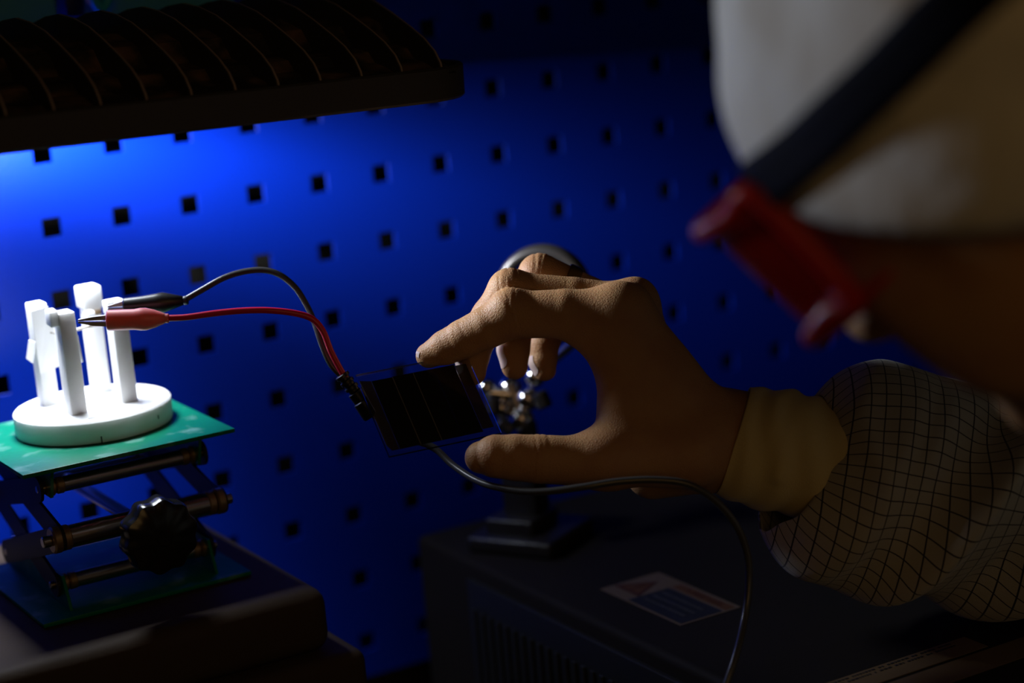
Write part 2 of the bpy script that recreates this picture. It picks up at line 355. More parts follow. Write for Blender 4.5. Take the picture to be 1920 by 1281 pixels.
# ------------------------------------------------------------------ white printed stand
DC = (-.028, -.112); DZ0, DZ1 = -.1155, -.105
def stand():
    t = thing('sample_stand', 'white printed round stand with four square posts on the green plate', 'sample stand', (*DC, DZ0))
    R = .0365
    MB().lathe((*DC, DZ0), (0, 0, 1), [(0, R - .0004), (.0006, R), (.0095, R), (.0102, R - .0006), (.0105, R - .0014)], 96).build('round_base', M['white'], t)
    posts = [(-.0435, -.0965, .0076, .0092, .0490), (-.0398, -.1240, .0078, .0096, .0480), (-.0165, -.0930, .0076, .0092, .0490), (-.0142, -.1215, .0078, .0092, .0485)]
    for (x, y, wx, wy, h) in posts:
        MB().box((x, y, DZ1 + h / 2 - .0003), (wx, wy, h), .0007).build('post', M['white'], t)
    # the small clamp blocks and tape at the post heads
    x, y, wx, wy, h = posts[2]; MB().box((x - .0002, y - .0005, DZ1 + h - .0025), (.0098, .0112, .0105), .0009).build('clamp_block', M['white'], t)
    MB().box((x - .0005, y - .0066, DZ1 + .0395), (.0065, .0014, .0022), .0003).build('contact_strip', M['brass'], t)
    x, y, wx, wy, h = posts[3]; MB().box((x - .0032, y - .001, DZ1 + h - .0032), (.0036, .0080, .0062), .0005).build('clamp_block', M['white'], t)
    MB().box((x - .0098, y + .0085, DZ1 + h - .0075), (.004, .005, .005), .0005).build('clamp_block', M['white'], t)
    x, y, wx, wy, h = posts[1]; MB().box((x - .0056, y - .0005, DZ1 + h - .0022), (.0040, .0074, .0072), .0004, Matrix.Rotation(.1, 3, 'X')).build('clamp_block', M['white'], t)
    tp = MB()
    x, y = posts[0][:2]
    pts = [(x - .0042, y - .0049, DZ1 + .046), (x + .0040, y - .0049, DZ1 + .047), (x + .0062, y - .0054, DZ1 + .039), (x + .0058, y - .0052, DZ1 + .018), (x - .0040, y - .0050, DZ1 + .016)]
    tp.prism(pts, (0, -.0004, 0)); tp.prism([(x - .0040, y - .005, DZ1 + .031), (x - .0040, y + .004, DZ1 + .031), (x - .0062, y + .0045, DZ1 + .0225), (x - .0066, y - .0056, DZ1 + .0218)], (-.0004, 0, 0))
    x, y = posts[1][:2]
    tp.prism([(x + .0042, y - .003, DZ1 + .036), (x + .0042, y + .0045, DZ1 + .036), (x + .0058, y + .004, DZ1 + .0215), (x + .0050, y - .003, DZ1 + .0235)], (.0004, 0, 0))
    tp.build('tape', M['tape'], t, smooth=False)
    MB().tube([(-.0405, -.1095, -.0695), (-.030, -.1135, -.0690), (-.0190, -.117, -.0675)], .0007, 8).build('contact_wire', M['steel'], t)
    MB().tube([(-.0400, -.102, -.0705), (-.0398, -.106, -.0702), (-.0395, -.112, -.0712)], .0004, 6).build('contact_wire', M['steel'], t)
    ik = MB()
    ang = math.radians(-103)
    for a, z, w, h in ((-1.83, -.1140, .0006, .0032), (-.98, -.1105, .0005, .0018)):
        c = (DC[0] + R * math.cos(a), DC[1] + R * math.sin(a)); ik.box((*c, z), (w, .0004, h), 0, rz(a + PI / 2))
    for a, r, L, w in ((-1.30, .0325, .007, .0004), (-1.16, .033, .0026, .0005), (-1.9, .0300, .004, .0002)):
        ik.box((DC[0] + r * math.cos(a), DC[1] + r * math.sin(a), DZ1 + .00005), (L, w, .0002), 0, rz(a + PI / 2 + .25))
    ik.build('pen_mark', M['ink'], t, smooth=False)
    return t
stand()

# ------------------------------------------------------------------ test lead: two clips, wires, sleeve, cable
def lead():
    dB, dR = .951, .930
    t = thing('test_lead', 'red and black clip lead running from the white stand to behind the dark glass square', 'test lead', P(255, 602, dR))
    # red clip
    a, b = P(201, 601, dR), P(313, 597, dR); ax = b - a; L = np.linalg.norm(ax)
    c = MB().lathe(a, ax, [(0, .0040), (.0006, .0046), (.012, .0046), (.0145, .0050), (.017, .0050), (.021, .0040), (.0255, .0022), (L - .0012, .0017), (L - .0008, .0021), (L + .0006, .0021), (L + .001, .0016)], 28).build('clip_boot', M['redboot'], t)
    c['label'] = 'red translucent clip boot'
    j = MB(); q = P(147, 602, dR); nrm = np.array(ax) / L
    up = np.array((0, 0, 1.)); side = np.cross(nrm, up)
    for s in (1, -1):
        pr = [a + nrm * .003 + up * s * .0028, a + nrm * .003 + up * s * .0006, q + up * s * .0002, q + up * s * .0007, a - nrm * .006 + up * s * .0020]
        j.prism([p - side * .0013 for p in pr], side * .0026)
    for k in range(7):
        p0 = a - nrm * (.001 + k * .0011); j.prism([p0 - up * .0012 - side * .0014, p0 - nrm * .0009 - up * .0012 - side * .0014, p0 - nrm * .00045 - up * .0002 - side * .0014], side * .0028)
    j.build('clip_jaw', M['clipmetal'], c, smooth=False)
    # black clip
    a, b = P(232, 574, dB), P(349, 563, dB); ax = b - a; L = np.linalg.norm(ax)
    c = MB().lathe(a, ax, [(0, .0030), (.0006, .0036), (.008, .0038), (.014, .0043), (.018, .0047), (.023, .0032), (.0265, .0022), (L - .0012, .0018), (L - .0008, .0021), (L + .0006, .0021), (L + .001, .0016)], 28).build('clip_boot', M['blackboot'], t)
    c['label'] = 'black clip boot'
    nrm = np.array(ax) / L; side = np.cross(nrm, up); j = MB()
    for s in (1, -1):
        pr = [a + nrm * .003 + up * s * .003, a + nrm * .003 + up * s * .0006, a - nrm * .007 + up * s * .0002, a - nrm * .007 + up * s * .0008, a - nrm * .002 + up * s * .0020]
        j.prism([p - side * .0013 for p in pr], side * .0026)
    j.build('clip_jaw', M['clipmetal'], c, smooth=False)
    w = MB().tube([P(309, 597, dR), P(350, 595, .929), P(400, 588, .929), P(450, 583, .929), P(500, 582, .929), P(550, 587, .930), P(585, 598, .931), P(606, 622, .932), P(621, 660, .933), P(643, 701, .934), P(652, 712, .935)], .00145, 12).build('wire', M['red'], t); w['label'] = 'red wire'
    w = MB().tube([P(345, 563, dB), P(380, 543, .950), P(420, 521, .949), P(460, 509, .948), P(497, 507, .947), P(527, 517, .946), P(555, 541, .945), P(575, 573, .944), P(590, 606, .941), P(603, 645, .938), P(620, 683, .937), P(644, 708, .937), P(652, 715, .936)], .00140, 12).build('wire', M['blackwire'], t); w['label'] = 'black wire'
    # moulded strain relief
    a, b = P(640, 702, .935), P(700, 778, .938); ax = b - a; L = np.linalg.norm(ax); pr = []
    for k in range(3): z = k * .0032; pr += [(z, .0027), (z + .0003, .0033), (z + .0017, .0033), (z + .0020, .0025), (z + .0030, .0025)]
    pr += [(.0100, .0036), (.0145, .0037), (.0150, .0044), (L - .001, .0050), (L, .0046)]
    MB().lathe(a, ax, pr, 24).build('strain_relief', M['blackboot'], t)
    s0 = P(697, 775, .938)
    MB().tube([P(697, 775, .938), P(735, 806, .937), P(775, 826, .935), P(816, 842, .930), P(850, 873, .922), P(900, 904, .908), P(960, 919, .896), P(1020, 922, .888), P(1090, 914, .884), P(1160, 903, .884), P(1230, 900, .884), P(1290, 908, .884), P(1340, 938, .886), P(1380, 985, .889), P(1401, 1040, .892), P(1404, 1100, .893), P(1396, 1160, .890), P(1381, 1225, .877), P(1360, 1290, .872), P(1330, 1400, .870), P(1300, 1560, .872), P(1270, 1720, .88)], .00155, 12).build('cable', M['blackwire'], t)
lead()

# ------------------------------------------------------------------ dark glass solar cell
def cell():
    tl, tr, br, bl = [(666, 699), (873, 673), (939, 806), (736, 859)]
    d0 = .917; k = d0 / FPX; c = np.array([803.5, 759.3])
    a = np.array([(tr[0] - tl[0] + br[0] - bl[0]) / 2, -(tr[1] - tl[1] + br[1] - bl[1]) / 2]); b = np.array([(bl[0] - tl[0] + br[0] - tr[0]) / 2, -(bl[1] - tl[1] + br[1] - tr[1]) / 2])
    s = a @ b; az = math.sqrt(s)
    A = (RGT * a[0] + UPV * a[1] + FWD * az) * k; B = (RGT * b[0] + UPV * b[1] - FWD * az) * k
    C = P(c[0], c[1], d0); W, H = np.linalg.norm(A), np.linalg.norm(B); e1, e2 = A / W, B / H; e3 = np.cross(e2, e1); e3 = e3 if e3 @ FWD > 0 else -e3   # away from the viewer
    t = thing('solar_cell', 'dark square glass solar cell held between thumb and fingertips', 'solar cell', C)
    def slab(u0, u1, v0, v1, z0, z1):
        q = [C + e1 * (u - .5) * W + e2 * (v - .5) * H + e3 * z0 for u, v in ((u0, v0), (u1, v0), (u1, v1), (u0, v1))]; return MB().prism(q, e3 * (z1 - z0))
    slab(0, 1, 0, 1, -.0006, .0006).build('glass_plate', M['glass'], t, smooth=False)
    n = 8; us = np.linspace(.115, .86, 5)
    for i in range(4):
        slab(us[i] + .0008, us[i + 1] - .0008, .085 + .005 * (i == 0), .93, .0007, .0010).build('cell_stripe', M['film'], t, smooth=False)
        if i in (1, 2): slab(us[i] - .0035, us[i] + .0035, .09, .93, .00068, .0009).build('scribe_line', M['scribe'], t, smooth=False)
    pts = [(.015, .06), (.112, .09), (.112, .93), (.05, .93), (.02, .86), (.015, .5), (.045, .45), (.03, .3)]
    MB().prism([C + e1 * (u - .5) * W + e2 * (v - .5) * H + e3 * .0007 for u, v in pts], e3 * .0003).build('edge_contact', M['brownfilm'], t, smooth=False)
    slab(.863, .965, .10, .90, .0007, .0010).build('edge_contact', M['brownfilm'], t, smooth=False)
    slab(0, 1, -.008, .002, -.0007, .0007).build('top_bevel', M['glass'], t, smooth=False)
cell()

# ------------------------------------------------------------------ instrument on the right, with labels
IT = -.225; IX = .156; IY = -.066
t = thing('instrument_case', 'dark grey metal instrument case with black vented side below the hand', 'instrument', (.4, -.29, BENCH))
MB().box(((IX + .62) / 2, (IY - .52) / 2, (IT + BENCH) / 2), (.62 - IX, IY + .52, IT - BENCH), .004, seg=3).build('housing', M['instr'], t)
g = MB().box((IX - .001, -.315, (IT - .008 + BENCH) / 2), (.004, .38, IT - .010 - BENCH), .0008).build('vent_panel', M['mesh'], t)
sl = None
for k in range(46):
    y = -.132 - k * .008
    if sl is None: sl = MB().box((IX - .0036, y, (IT - .018 + BENCH) / 2), (.0014, .0035, IT - .03 - BENCH), .0004).build('vent_rib', M['mesh'], t, org=(IX - .0036, y, -.285)); z0 = sl.location.copy()
    else:
        o = sl.copy(); COL.objects.link(o); o.location = z0 + Vector((0, -k * .008, 0))
# warning label
t = thing('warning_label', 'cream warning label with a red triangle and black text block on the instrument top', 'label', (.198, -.243, IT))
lx0, lx1, ly0, ly1 = .1815, .2165, -.2095, -.2775
def flat(x0, x1, y0, y1, z, h=.00015): return MB().box(((x0 + x1) / 2, (y0 + y1) / 2, IT + z), (abs(x1 - x0), abs(y1 - y0), h))
flat(lx0, lx1, ly0, ly1, .0002).build('label_sheet', M['paper'], t, smooth=False)
flat(lx0 + .0015, lx0 + .0255, ly0 - .0225, ly1 + .0015, .0003).build('text_block', M['labelblack'], t, smooth=False)
flat(lx0 + .027, lx1 - .0022, ly0 - .0225, ly1 + .0015, .0003).build('header_band', M['orange'], t, smooth=False)
hd = MB()
for k in range(7):
    y = ly0 - .033 - k * .0042; hd.box((lx0 + .0298, y, IT + .0004), (.0032, .0006, .0002)).box((lx0 + .0298 + (.0012 if k % 2 else -.0012), y - .0012, IT + .0004), (.0006, .0022, .0002))
    if k % 3: hd.box((lx0 + .0298, y - .0023, IT + .0004), (.0032, .0006, .0002))
hd.build('header_lettering', M['labelred'], t, smooth=False)
bd = MB()
for r in range(3):
    y = ly0 - .027
    while y > ly1 + .008: w = rng.uniform(.0008, .0022); bd.box((lx0 + .0195 - r * .0055, y, IT + .0004), (.0016, w, .0002)); y -= w + .0007
bd.build('body_lettering', M['labelgrey'], t, smooth=False)
def tri(s, cx, cy): return [(cx + s * 1.0, cy, IT), (cx - s * .62, cy - s * .92, IT), (cx - s * .62, cy + s * .92, IT)]
cxy = (lx0 + .0150, ly0 - .0115)
tr = MB(); o_, i_ = tri(.0115, *cxy), tri(.0085, *cxy)
for k in range(3): n = (k + 1) % 3; tr.prism([np.array(q) + (0, 0, .0003) for q in (o_[k], o_[n], i_[n], i_[k])], (0, 0, .0002))
tr.build('triangle_border', M['labelred'], t, smooth=False)
MB().prism([np.array(q) + (0, 0, .00032) for q in tri(.0083, *cxy)], (0, 0, .0001)).build('triangle_field', M['orange'], t, smooth=False)
MB().box((cxy[0] + .0012, cxy[1], IT + .0005), (.006, .0011, .0002)).box((cxy[0] - .0036, cxy[1], IT + .0005), (.0012, .0012, .0002)).build('exclamation_mark', M['labelred'], t, smooth=False)
# two paper strips at the front
def strip(label, x0, x1, y0, y1, rows):
    t = thing('paper_strip', label, 'paper strip', ((x0 + x1) / 2, (y0 + y1) / 2, IT), 'paper strips on the instrument top')
    flat(x0, x1, y0, y1, .0002, .0003).build('sheet', M['strip'], t, smooth=False)
    b = MB()
    for r in rows:
        x = x1 - .010
        while x > x0 + .004:
            w = rng.uniform(.0006, .0018); b.box((x - w / 2, y0 + r, IT + .00042), (w, .0011, .0002)); x -= w + (.0006 if rng.random() > .2 else .0022)
    if rows: b.build('lettering', M['ink'], t, smooth=False)
strip('buff paper strip printed with two rows of tiny text', .150, .265, -.391, -.376, (.0128, .0098))
strip('blank buff paper strip, frontmost on the instrument top', .172, .39, -.4105, -.3935, ())

# ------------------------------------------------------------------ helping-hand magnifier stand
def helper():
    c = Vector((.196, -.122, IT)); R = rz(math.radians(-60)); 
    t = thing('magnifier_stand', 'black based magnifier stand with chrome ball joints behind the hand', 'magnifier stand', c)
    MB().box(c + Vector((0, 0, .0045)), (.050, .050, .0085), .002, R, 3).build('base_plate', M['castiron'], t)
    MB().box(c + Vector((-.003, .003, .0125)), (.028, .030, .008), .0015, R, 3).build('base_block', M['castiron'], t)
    MB().box(c + Vector((.001, .004, .030)), (.020, .016, .030), .0015, R, 3).build('post', M['castiron'], t)
    d = 1.085
    MB().cyl(P(1003, 905, 1.09), P(985, 790, d), .0055).build('stem', M['castiron'], t)
    js = [((912, 727), .0052), ((957, 728), .0066), ((990, 748), .0062), ((1003, 706), .0056), ((978, 786), .0068), ((940, 765), .0060)]
    for (q, r) in js: MB().sph(P(*q, d + rng.uniform(-.006, .006)), r, 20).build('ball_joint', M['chrome'], t)
    MB().cyl(P(905, 735, d), P(1010, 745, d), .0034).build('cross_bar', M['chrome'], t)
    MB().cyl(P(955, 720, d), P(985, 800, d), .0036).build('cross_bar', M['steel'], t)
    for a, b, r in (((925, 745), (925, 785), .004), ((1010, 735), (1025, 770), .0042), ((935, 790), (965, 812), .0036)):
        MB().lathe(P(*a, d - .008), P(*b, d - .008) - P(*a, d - .008), [(0, r * .7), (.001, r), (.008, r), (.009, r * .7)], 10).build('wing_nut', M['castiron'], t)
    lc = P(1018, 553, 1.06); ax = np.array(FWD) * .93 + RGT * .25 + UPV * .1; ax /= np.linalg.norm(ax)
    MB().cyl(P(1000, 705, d), P(1082, 638, 1.062), .0026).build('lens_arm', M['steel'], t)
    # rim and glass
    rp = [(-.0025, .0190), (-.0040, .0215), (-.0025, .0248), (.0025, .0255), (.0040, .0215), (.0025, .0190)]
    m = MB(); u = np.array(Vector(ax).orthogonal().normalized()); w = np.cross(ax, u); V = []; F = []; n = 72
    for h, r in rp:
        for k in range(n): a = 2 * PI * k / n; V.append(lc + ax * h + (u * math.cos(a) + w * math.sin(a)) * r)
    for i in range(6):
        for k in range(n): F.append((i * n + k, i * n + (k + 1) % n, ((i + 1) % 6) * n + (k + 1) % n, ((i + 1) % 6) * n + k))
    m.add(V, F).build('lens_rim', M['satin'], t, angle=60)
    MB().lathe(lc - ax * .0048, ax, [(0, .0006), (.0008, .007), (.0022, .014), (.0042, .0192), (.0054, .0192), (.0074, .014), (.0088, .007), (.0096, .0006)], 64).build('lens', M['glass'], t)
helper()

# ------------------------------------------------------------------ the person: one body surface, clothes and gear as parts
def mm(px, py, t): return P(px, py, .93 - t / 1000)          # t: millimetres nearer than the hand's middle plane
SK = []                                                      # (group, a, b, ra, rb, k)
def cone(g, a, b, ra, rb=None, k=.004): SK.append((g, np.array(a, float), np.array(b, float), ra, rb if rb is not None else ra, k))
def chain(g, pts, k=.0008):
    for (a, ra), (b, rb) in zip(pts[:-1], pts[1:]): cone(g, a, b, ra, rb, k)
# fingers: MCP, PIP, DIP, tip
FI = [
    [(mm(1165, 592, 8), .0112), (mm(1060, 588, 8), .0107), (mm(962, 591, 6), .0102), (mm(915, 613, 4), .0093), (mm(870, 635, 1), .0086), (mm(835, 652, -2), .0077), (mm(804, 667, -4), .0058)],
    [(mm(1188, 582, -5), .0112), (mm(1075, 564, -5), .0104), (mm(958, 552, -6), .0101), (mm(922, 594, -9), .0090), (mm(893, 636, -12), .0086), (mm(885, 668, -14), .0079), (mm(884, 697, -15), .0066)],
    [(mm(1195, 602, -24), .0112), (mm(1100, 560, -23), .0102), (mm(1012, 516, -22), .0098), (mm(985, 566, -23), .0086), (mm(966, 616, -24), .0079), (mm(963, 656, -24), .0074), (mm(965, 687, -24), .0060)],
    [(mm(1195, 645, -40), .0102), (mm(1115, 612, -40), .0084), (mm(1045, 583, -40), .0088), (mm(1028, 620, -40), .0076), (mm(1018, 652, -39), .0071), (mm(1018, 676, -38), .0066), (mm(1021, 693, -38), .0054)],
]
for i, f in enumerate(FI): chain('f%d' % i, f)
chain('f4', [(mm(1135, 862, 19), .0120), (mm(1070, 864, 22), .0106), (mm(1010, 861, 24), .0105), (mm(965, 858, 25), .0099), (mm(928, 856, 25), .0092), (mm(902, 858, 24), .0070)])
# palm
cone('palm', mm(1320, 815, 4), mm(1168, 600, 8), .0138, .0108, .006)
cone('palm', mm(1325, 818, -4), mm(1182, 594, -5), .0135, .0104, .006)
cone('palm', mm(1332, 826, -12), mm(1190, 610, -22), .0138, .0100, .006)
cone('palm', mm(1345, 835, -18), mm(1195, 648, -38), .0145, .0100, .006)
cone('palm', mm(1290, 848, 10), mm(1135, 860, 19), .0160, .0118, .008)
cone('palm', mm(1310, 862, -8), mm(1225, 882, -16), .0150, .0130, .008)
cone('palm', mm(1168, 655, 6), mm(1168, 815, 12), .0105, .0120, .008)
cone('palm', mm(1215, 720, 2), mm(1235, 800, 2), .0160, .0180, .008)
cone('palm', mm(1105, 628, 7), mm(1160, 690, 7), .0075, .0095, .006)
cone('palm', mm(1362, 822, -4), mm(1560, 860, -4), .0222, .0222, .008)
# knuckles, tendon, joints
for (q, r) in ((mm(1160, 570, 8), .0085), (mm(1192, 557, -5), .0085), (mm(956, 575, 8), .0075), (mm(955, 540, -6), .0075)): cone('palm' if q[0] > mm(1100, 570, 0)[0] else ('f0' if abs(q[2] - mm(956, 575, 8)[2]) < .001 else 'f1'), q, q + 1e-5, r, r, .006)
cone('palm', mm(1330, 745, 6), mm(1190, 572, 6), .0032, .0026, .010)
# forearm, upper arm, torso, neck
ELB = P(2330, 915, .95); SHR = P(3090, 480, .76); NB = P(2850, 660, .60); SHL = P(3900, 700, .48); HIP = P(5200, 2900, .62)
def lerp(a, b, t): return np.array(a) + (np.array(b) - np.array(a)) * t
cone('arm', mm(1540, 856, -4), mm(1800, 900, -12), .0222, .026, .01); cone('arm', mm(1800, 900, -12), ELB, .026, .036, .01)
cone('arm', ELB, SHR, .037, .046, .02)
cone('arm', SHR, lerp(SHR, SHL, .5), .05, .06, .03); cone('arm', lerp(SHR, SHL, .5), SHL, .06, .05, .03)
cone('arm', lerp(SHR, SHL, .5), HIP, .08, .10, .04)
# head frame: f forward, l to the person's left, u to the crown
cps, sps = math.cos(math.radians(42)), math.sin(math.radians(42)); ux, uy = .745, .667
HF = RGT * (-ux * cps) + UPV * (-uy * cps) + FWD * sps; HU = RGT * (-uy) + UPV * ux; HL = RGT * (-ux * sps) + UPV * (-uy * sps) - FWD * cps
HF /= np.linalg.norm(HF); HU /= np.linalg.norm(HU); HL = HL - HF * (HL @ HF) - HU * (HL @ HU); HL /= np.linalg.norm(HL)
HC = P(1960, 90, .64)
def hp(f, l, u): return HC + (HF * f + HL * l + HU * u) / 1000
EL = []                                                      # ellipsoids (group, centre, axes matrix rows, radii, k)
def ell(g, f, l, u, rf, rl, ru, k=.012): EL.append((g, hp(f, l, u), np.array([HF, HL, HU]), np.array((rf, rl, ru)) / 1000, k))
ell('head', 0, 0, 8, 92, 72, 84); ell('head', 30, 0, -30, 62, 56, 72, .02); ell('head', 58, 0, -62, 32, 34, 34, .02)
for s in (1, -1):
    ell('head', 62, s * 36, -22, 20, 18, 18, .016); ell('head', 40, s * 42, -48, 34, 14, 30, .02)
    ell('head', 70, s * 26, 16, 14, 20, 9, .012); ell('head', -8, s * 68, -8, 14, 5, 28, .006); ell('head', -2, s * 62, -34, 8, 5, 10, .006)
    ell('head', 84, s * 32, -2, 9, 13, 8, .004)
cone('head', hp(90, 0, 6), hp(110, 0, -32), .007, .011, .01); ell('head', 104, 9, -34, 8, 8, 7, .006); ell('head', 104, -9, -34, 8, 8, 7, .006)
ell('head', 90, 0, -55, 9, 22, 5, .005); ell('head', 88, 0, -65, 9, 19, 6, .005); ell('head', 80, 0, -88, 14, 18, 14, .012)
cone('head', hp(-15, 0, -40), NB, .052, .056, .02); cone('head', NB, lerp(SHR, SHL, .5), .056, .07, .03)

def smin(a, b, k):
    h = np.clip(.5 + .5 * (b - a) / k, 0, 1); return b + (a - b) * h - k * h * (1 - h)
def sdf(X):
    X = np.asarray(X, np.float64); D = {}
    for (g, a, b, ra, rb, k) in SK:
        lo = np.minimum(a, b) - max(ra, rb) - .05; hi = np.maximum(a, b) + max(ra, rb) + .05
        m = ((X > lo) & (X < hi)).all(1)
        if g not in D: D[g] = np.full(len(X), 1.)
        if not m.any(): continue
        p = X[m] - a; ba = b - a; h = np.clip(p @ ba / max(ba @ ba, 1e-12), 0, 1); d = np.linalg.norm(p - h[:, None] * ba, axis=1) - (ra + (rb - ra) * h)
        D[g][m] = smin(D[g][m], d, k)
    for (g, c, A, r, k) in EL:
        m = (np.abs(X - c) < r.max() + .05).all(1)
        if g not in D: D[g] = np.full(len(X), 1.)
        if not m.any(): continue
        q = (X[m] - c) @ A.T; k0 = np.linalg.norm(q / r, axis=1); k1 = np.linalg.norm(q / (r * r), axis=1); d = k0 * (k0 - 1) / np.maximum(k1, 1e-9)
        D[g][m] = smin(D[g][m], d, k)
    base = smin(smin(D['palm'], D['arm'], .008), D['head'], .02); out = base.copy()
    for g, k in (('f0', .010), ('f1', .007), ('f2', .007), ('f3', .007), ('f4', .009)): out = np.minimum(out, smin(base, D[g], k))
    return out
def surface(fn, lo, hi, h, nb=8):
    """surface nets on the blocks that the surface crosses"""
    B = h * nb; lo = np.array(lo); nB = np.ceil((np.array(hi) - lo) / B).astype(int)
    I = np.stack(np.meshgrid(*[np.arange(n) for n in nB], indexing='ij'), -1).reshape(-1, 3)
    d = fn(lo + (I + .5) * B); I = I[np.abs(d) < B * .95 + .003]
    g = np.stack(np.meshgrid(*[np.arange(nb + 1)] * 3, indexing='ij'), -1)                       # nodes of a block
    N = I[:, None, None, None] * nb + g[None]; dims = nB * nb + 1
    val = fn((lo + N.reshape(-1, 3) * h)).reshape(N.shape[:-1]); 
    c = np.stack([val[:, i:nb + i, j:nb + j, k:nb + k] for i in (0, 1) for j in (0, 1) for k in (0, 1)], -1)
    sg = c < 0; act = sg.any(-1) & ~sg.all(-1)
    ci = N[:, :nb, :nb, :nb][act]; cv = c[act]
    off = np.array([(i, j, k) for i in (0, 1) for j in (0, 1) for k in (0, 1)]); pos = np.zeros((len(ci), 3)); cnt = np.zeros(len(ci))
    for a in range(8):
        for b in range(a + 1, 8):
            if np.abs(off[a] - off[b]).sum() == 1:
                va, vb = cv[:, a], cv[:, b]; m = (va < 0) != (vb < 0); t = va[m] / (va[m] - vb[m]); pos[m] += off[a] + (off[b] - off[a]) * t[:, None]; cnt[m] += 1
    V = lo + (ci + pos / cnt[:, None]) * h
    key = (ci[:, 0] * dims[1] + ci[:, 1]) * dims[2] + ci[:, 2]; o = np.argsort(key); ks = key[o]
    stride = np.array((dims[1] * dims[2], dims[2], 1)); F = []
    for ax in range(3):
        u, w = (ax + 1) % 3, (ax + 2) % 3; a = cv[:, 0]; b = cv[:, int(4 >> ax)]; m = (a < 0) != (b < 0)
        q = [key[m], key[m] - stride[u], key[m] - stride[u] - stride[w], key[m] - stride[w]]; ix = [np.clip(np.searchsorted(ks, x), 0, len(ks) - 1) for x in q]
        ok = np.all([ks[i] == x for i, x in zip(ix, q)], axis=0); f = np.stack([o[i] for i in ix], -1)[ok]; inv = (a[m] < 0)[ok]
        f[~inv] = f[~inv][:, ::-1]; F.append(f)
    return V, np.vstack(F)
def grad(fn, X, e=.0004):
    return np.stack([fn(X + np.eye(3)[i] * e) - fn(X - np.eye(3)[i] * e) for i in range(3)], -1) / (2 * e)
def mesh_obj(name, V, F, m, parent, org):
    me = bpy.data.meshes.new(name); me.from_pydata((V - np.array(org)).tolist(), [], F.tolist()); me.update(); me.materials.append(m)
    me.polygons.foreach_set('use_smooth', [True] * len(me.polygons)); o = bpy.data.objects.new(name, me); COL.objects.link(o); o.parent = parent; WORG[o.name] = Vector(org)
    o.location = Vector(org) - WORG[parent.name]; return o

ORG = tuple(P(1960, 90, .64))
person = thing('person', 'person in white cap, red goggles and checked shirt holding the dark glass square', 'person', ORG)
ext = np.array([np.minimum(a, b) - max(ra, rb) for g, a, b, ra, rb, k in SK] + [c - r.max() for g, c, A, r, k in EL]); ext2 = np.array([np.maximum(a, b) + max(ra, rb) for g, a, b, ra, rb, k in SK] + [c + r.max() for g, c, A, r, k in EL])
BV, BF = surface(sdf, ext.min(0) - .02, ext2.max(0) + .02, .0024)
# refine the hand: split its faces, then settle the new points on the surface
b = bmesh.new(); vs = [b.verts.new(v) for v in BV]; [b.faces.new([vs[i] for i in f]) for f in BF]
hc = mm(1130, 730, 0)
es = [e for e in b.edges if all((np.array(v.co) - hc) @ RGT < .062 and np.linalg.norm(np.array(v.co) - hc) < .14 for v in e.verts)]
bmesh.ops.subdivide_edges(b, edges=es, cuts=2, use_grid_fill=True)
b.verts.index_update(); BV = np.array([v.co[:] for v in b.verts]); BFl = [[v.index for v in f.verts] for f in b.faces]; b.free()
for _ in range(2): BV = BV - np.clip(sdf(BV), -.0015, .0015)[:, None] * grad(sdf, BV)
# skin creases across the finger joints and knuckles
def crease(V, a, bdir, width, depth, rad):
    d = V - a; s = d @ bdir; m = (np.linalg.norm(d, axis=1) < rad); return np.where(m, -depth * np.exp(-(s / width) ** 2), 0)
G = grad(sdf, BV); dis = np.zeros(len(BV))
for f in FI:
    for jn in (2, 4):
        q = f[jn][0]; ax = f[jn + 1][0] - f[jn - 1][0]; ax = ax / np.linalg.norm(ax)
        for o_ in (-.0032, -.001, .0012, .0034): dis += crease(BV, q + ax * o_, ax + rng.normal(0, .12, 3), .00042, (.00020 if jn == 2 else .00010), f[jn][1] * 1.45)
q = mm(1010, 861, 24); ax = mm(965, 858, 25) - mm(1070, 864, 22); ax /= np.linalg.norm(ax)
for o_ in (-.003, 0, .0026): dis += crease(BV, q + ax * o_, ax, .0005, .00018, .0155)
BV = BV + G * dis[:, None]
class _F(list):
    def tolist(s): return s
body = mesh_obj('body', BV, _F(BFl), M['skin'], person, ORG)
# fingernails, laid on the surface
def nail(tip, base, toward, w, L):
    ax = np.array(tip) - np.array(base); ax /= np.linalg.norm(ax); n = np.array(toward) - ax * (np.array(toward) @ ax); n /= np.linalg.norm(n); s = np.cross(ax, n); m = MB(); nu, nv = 9, 9; top = []
    for i in range(nu):
        for j in range(nv):
            a = (i / (nu - 1) - .5) * 2; c = j / (nv - 1); ww = w * math.sqrt(max(1 - (max(c - .55, 0) / .47) ** 2, .02)) * (1 - .15 * (1 - c)); 
            p = np.array(base) + ax * (c * L) + s * (a * ww) + n * .012
            for _ in range(12): p = p - n * max(min(sdf(p[None])[0], .003), -.003)
            top.append(p + n * .0003)
    T = np.array(top); m.add(list(T) + list(T - n * .0009), [(i * nv + j, (i + 1) * nv + j, (i + 1) * nv + j + 1, i * nv + j + 1) for i in range(nu - 1) for j in range(nv - 1)] +
      [(81 + i * nv + j, 81 + i * nv + j + 1, 81 + (i + 1) * nv + j + 1, 81 + (i + 1) * nv + j) for i in range(nu - 1) for j in range(nv - 1)])
    o = m.build('fingernail', M['nail'], body, org=base)
lft = -RGT * .93 - FWD * .36
nail(FI[2][6][0], FI[2][4][0] + (FI[2][6][0] - FI[2][4][0]) * .45, lft, .0046, .0105)
nail(FI[3][6][0], FI[3][4][0] + (FI[3][6][0] - FI[3][4][0]) * .38, lft, .0040, .0090)
nail(FI[1][6][0], FI[1][4][0] + (FI[1][6][0] - FI[1][4][0]) * .45, lft, .0048, .0100)
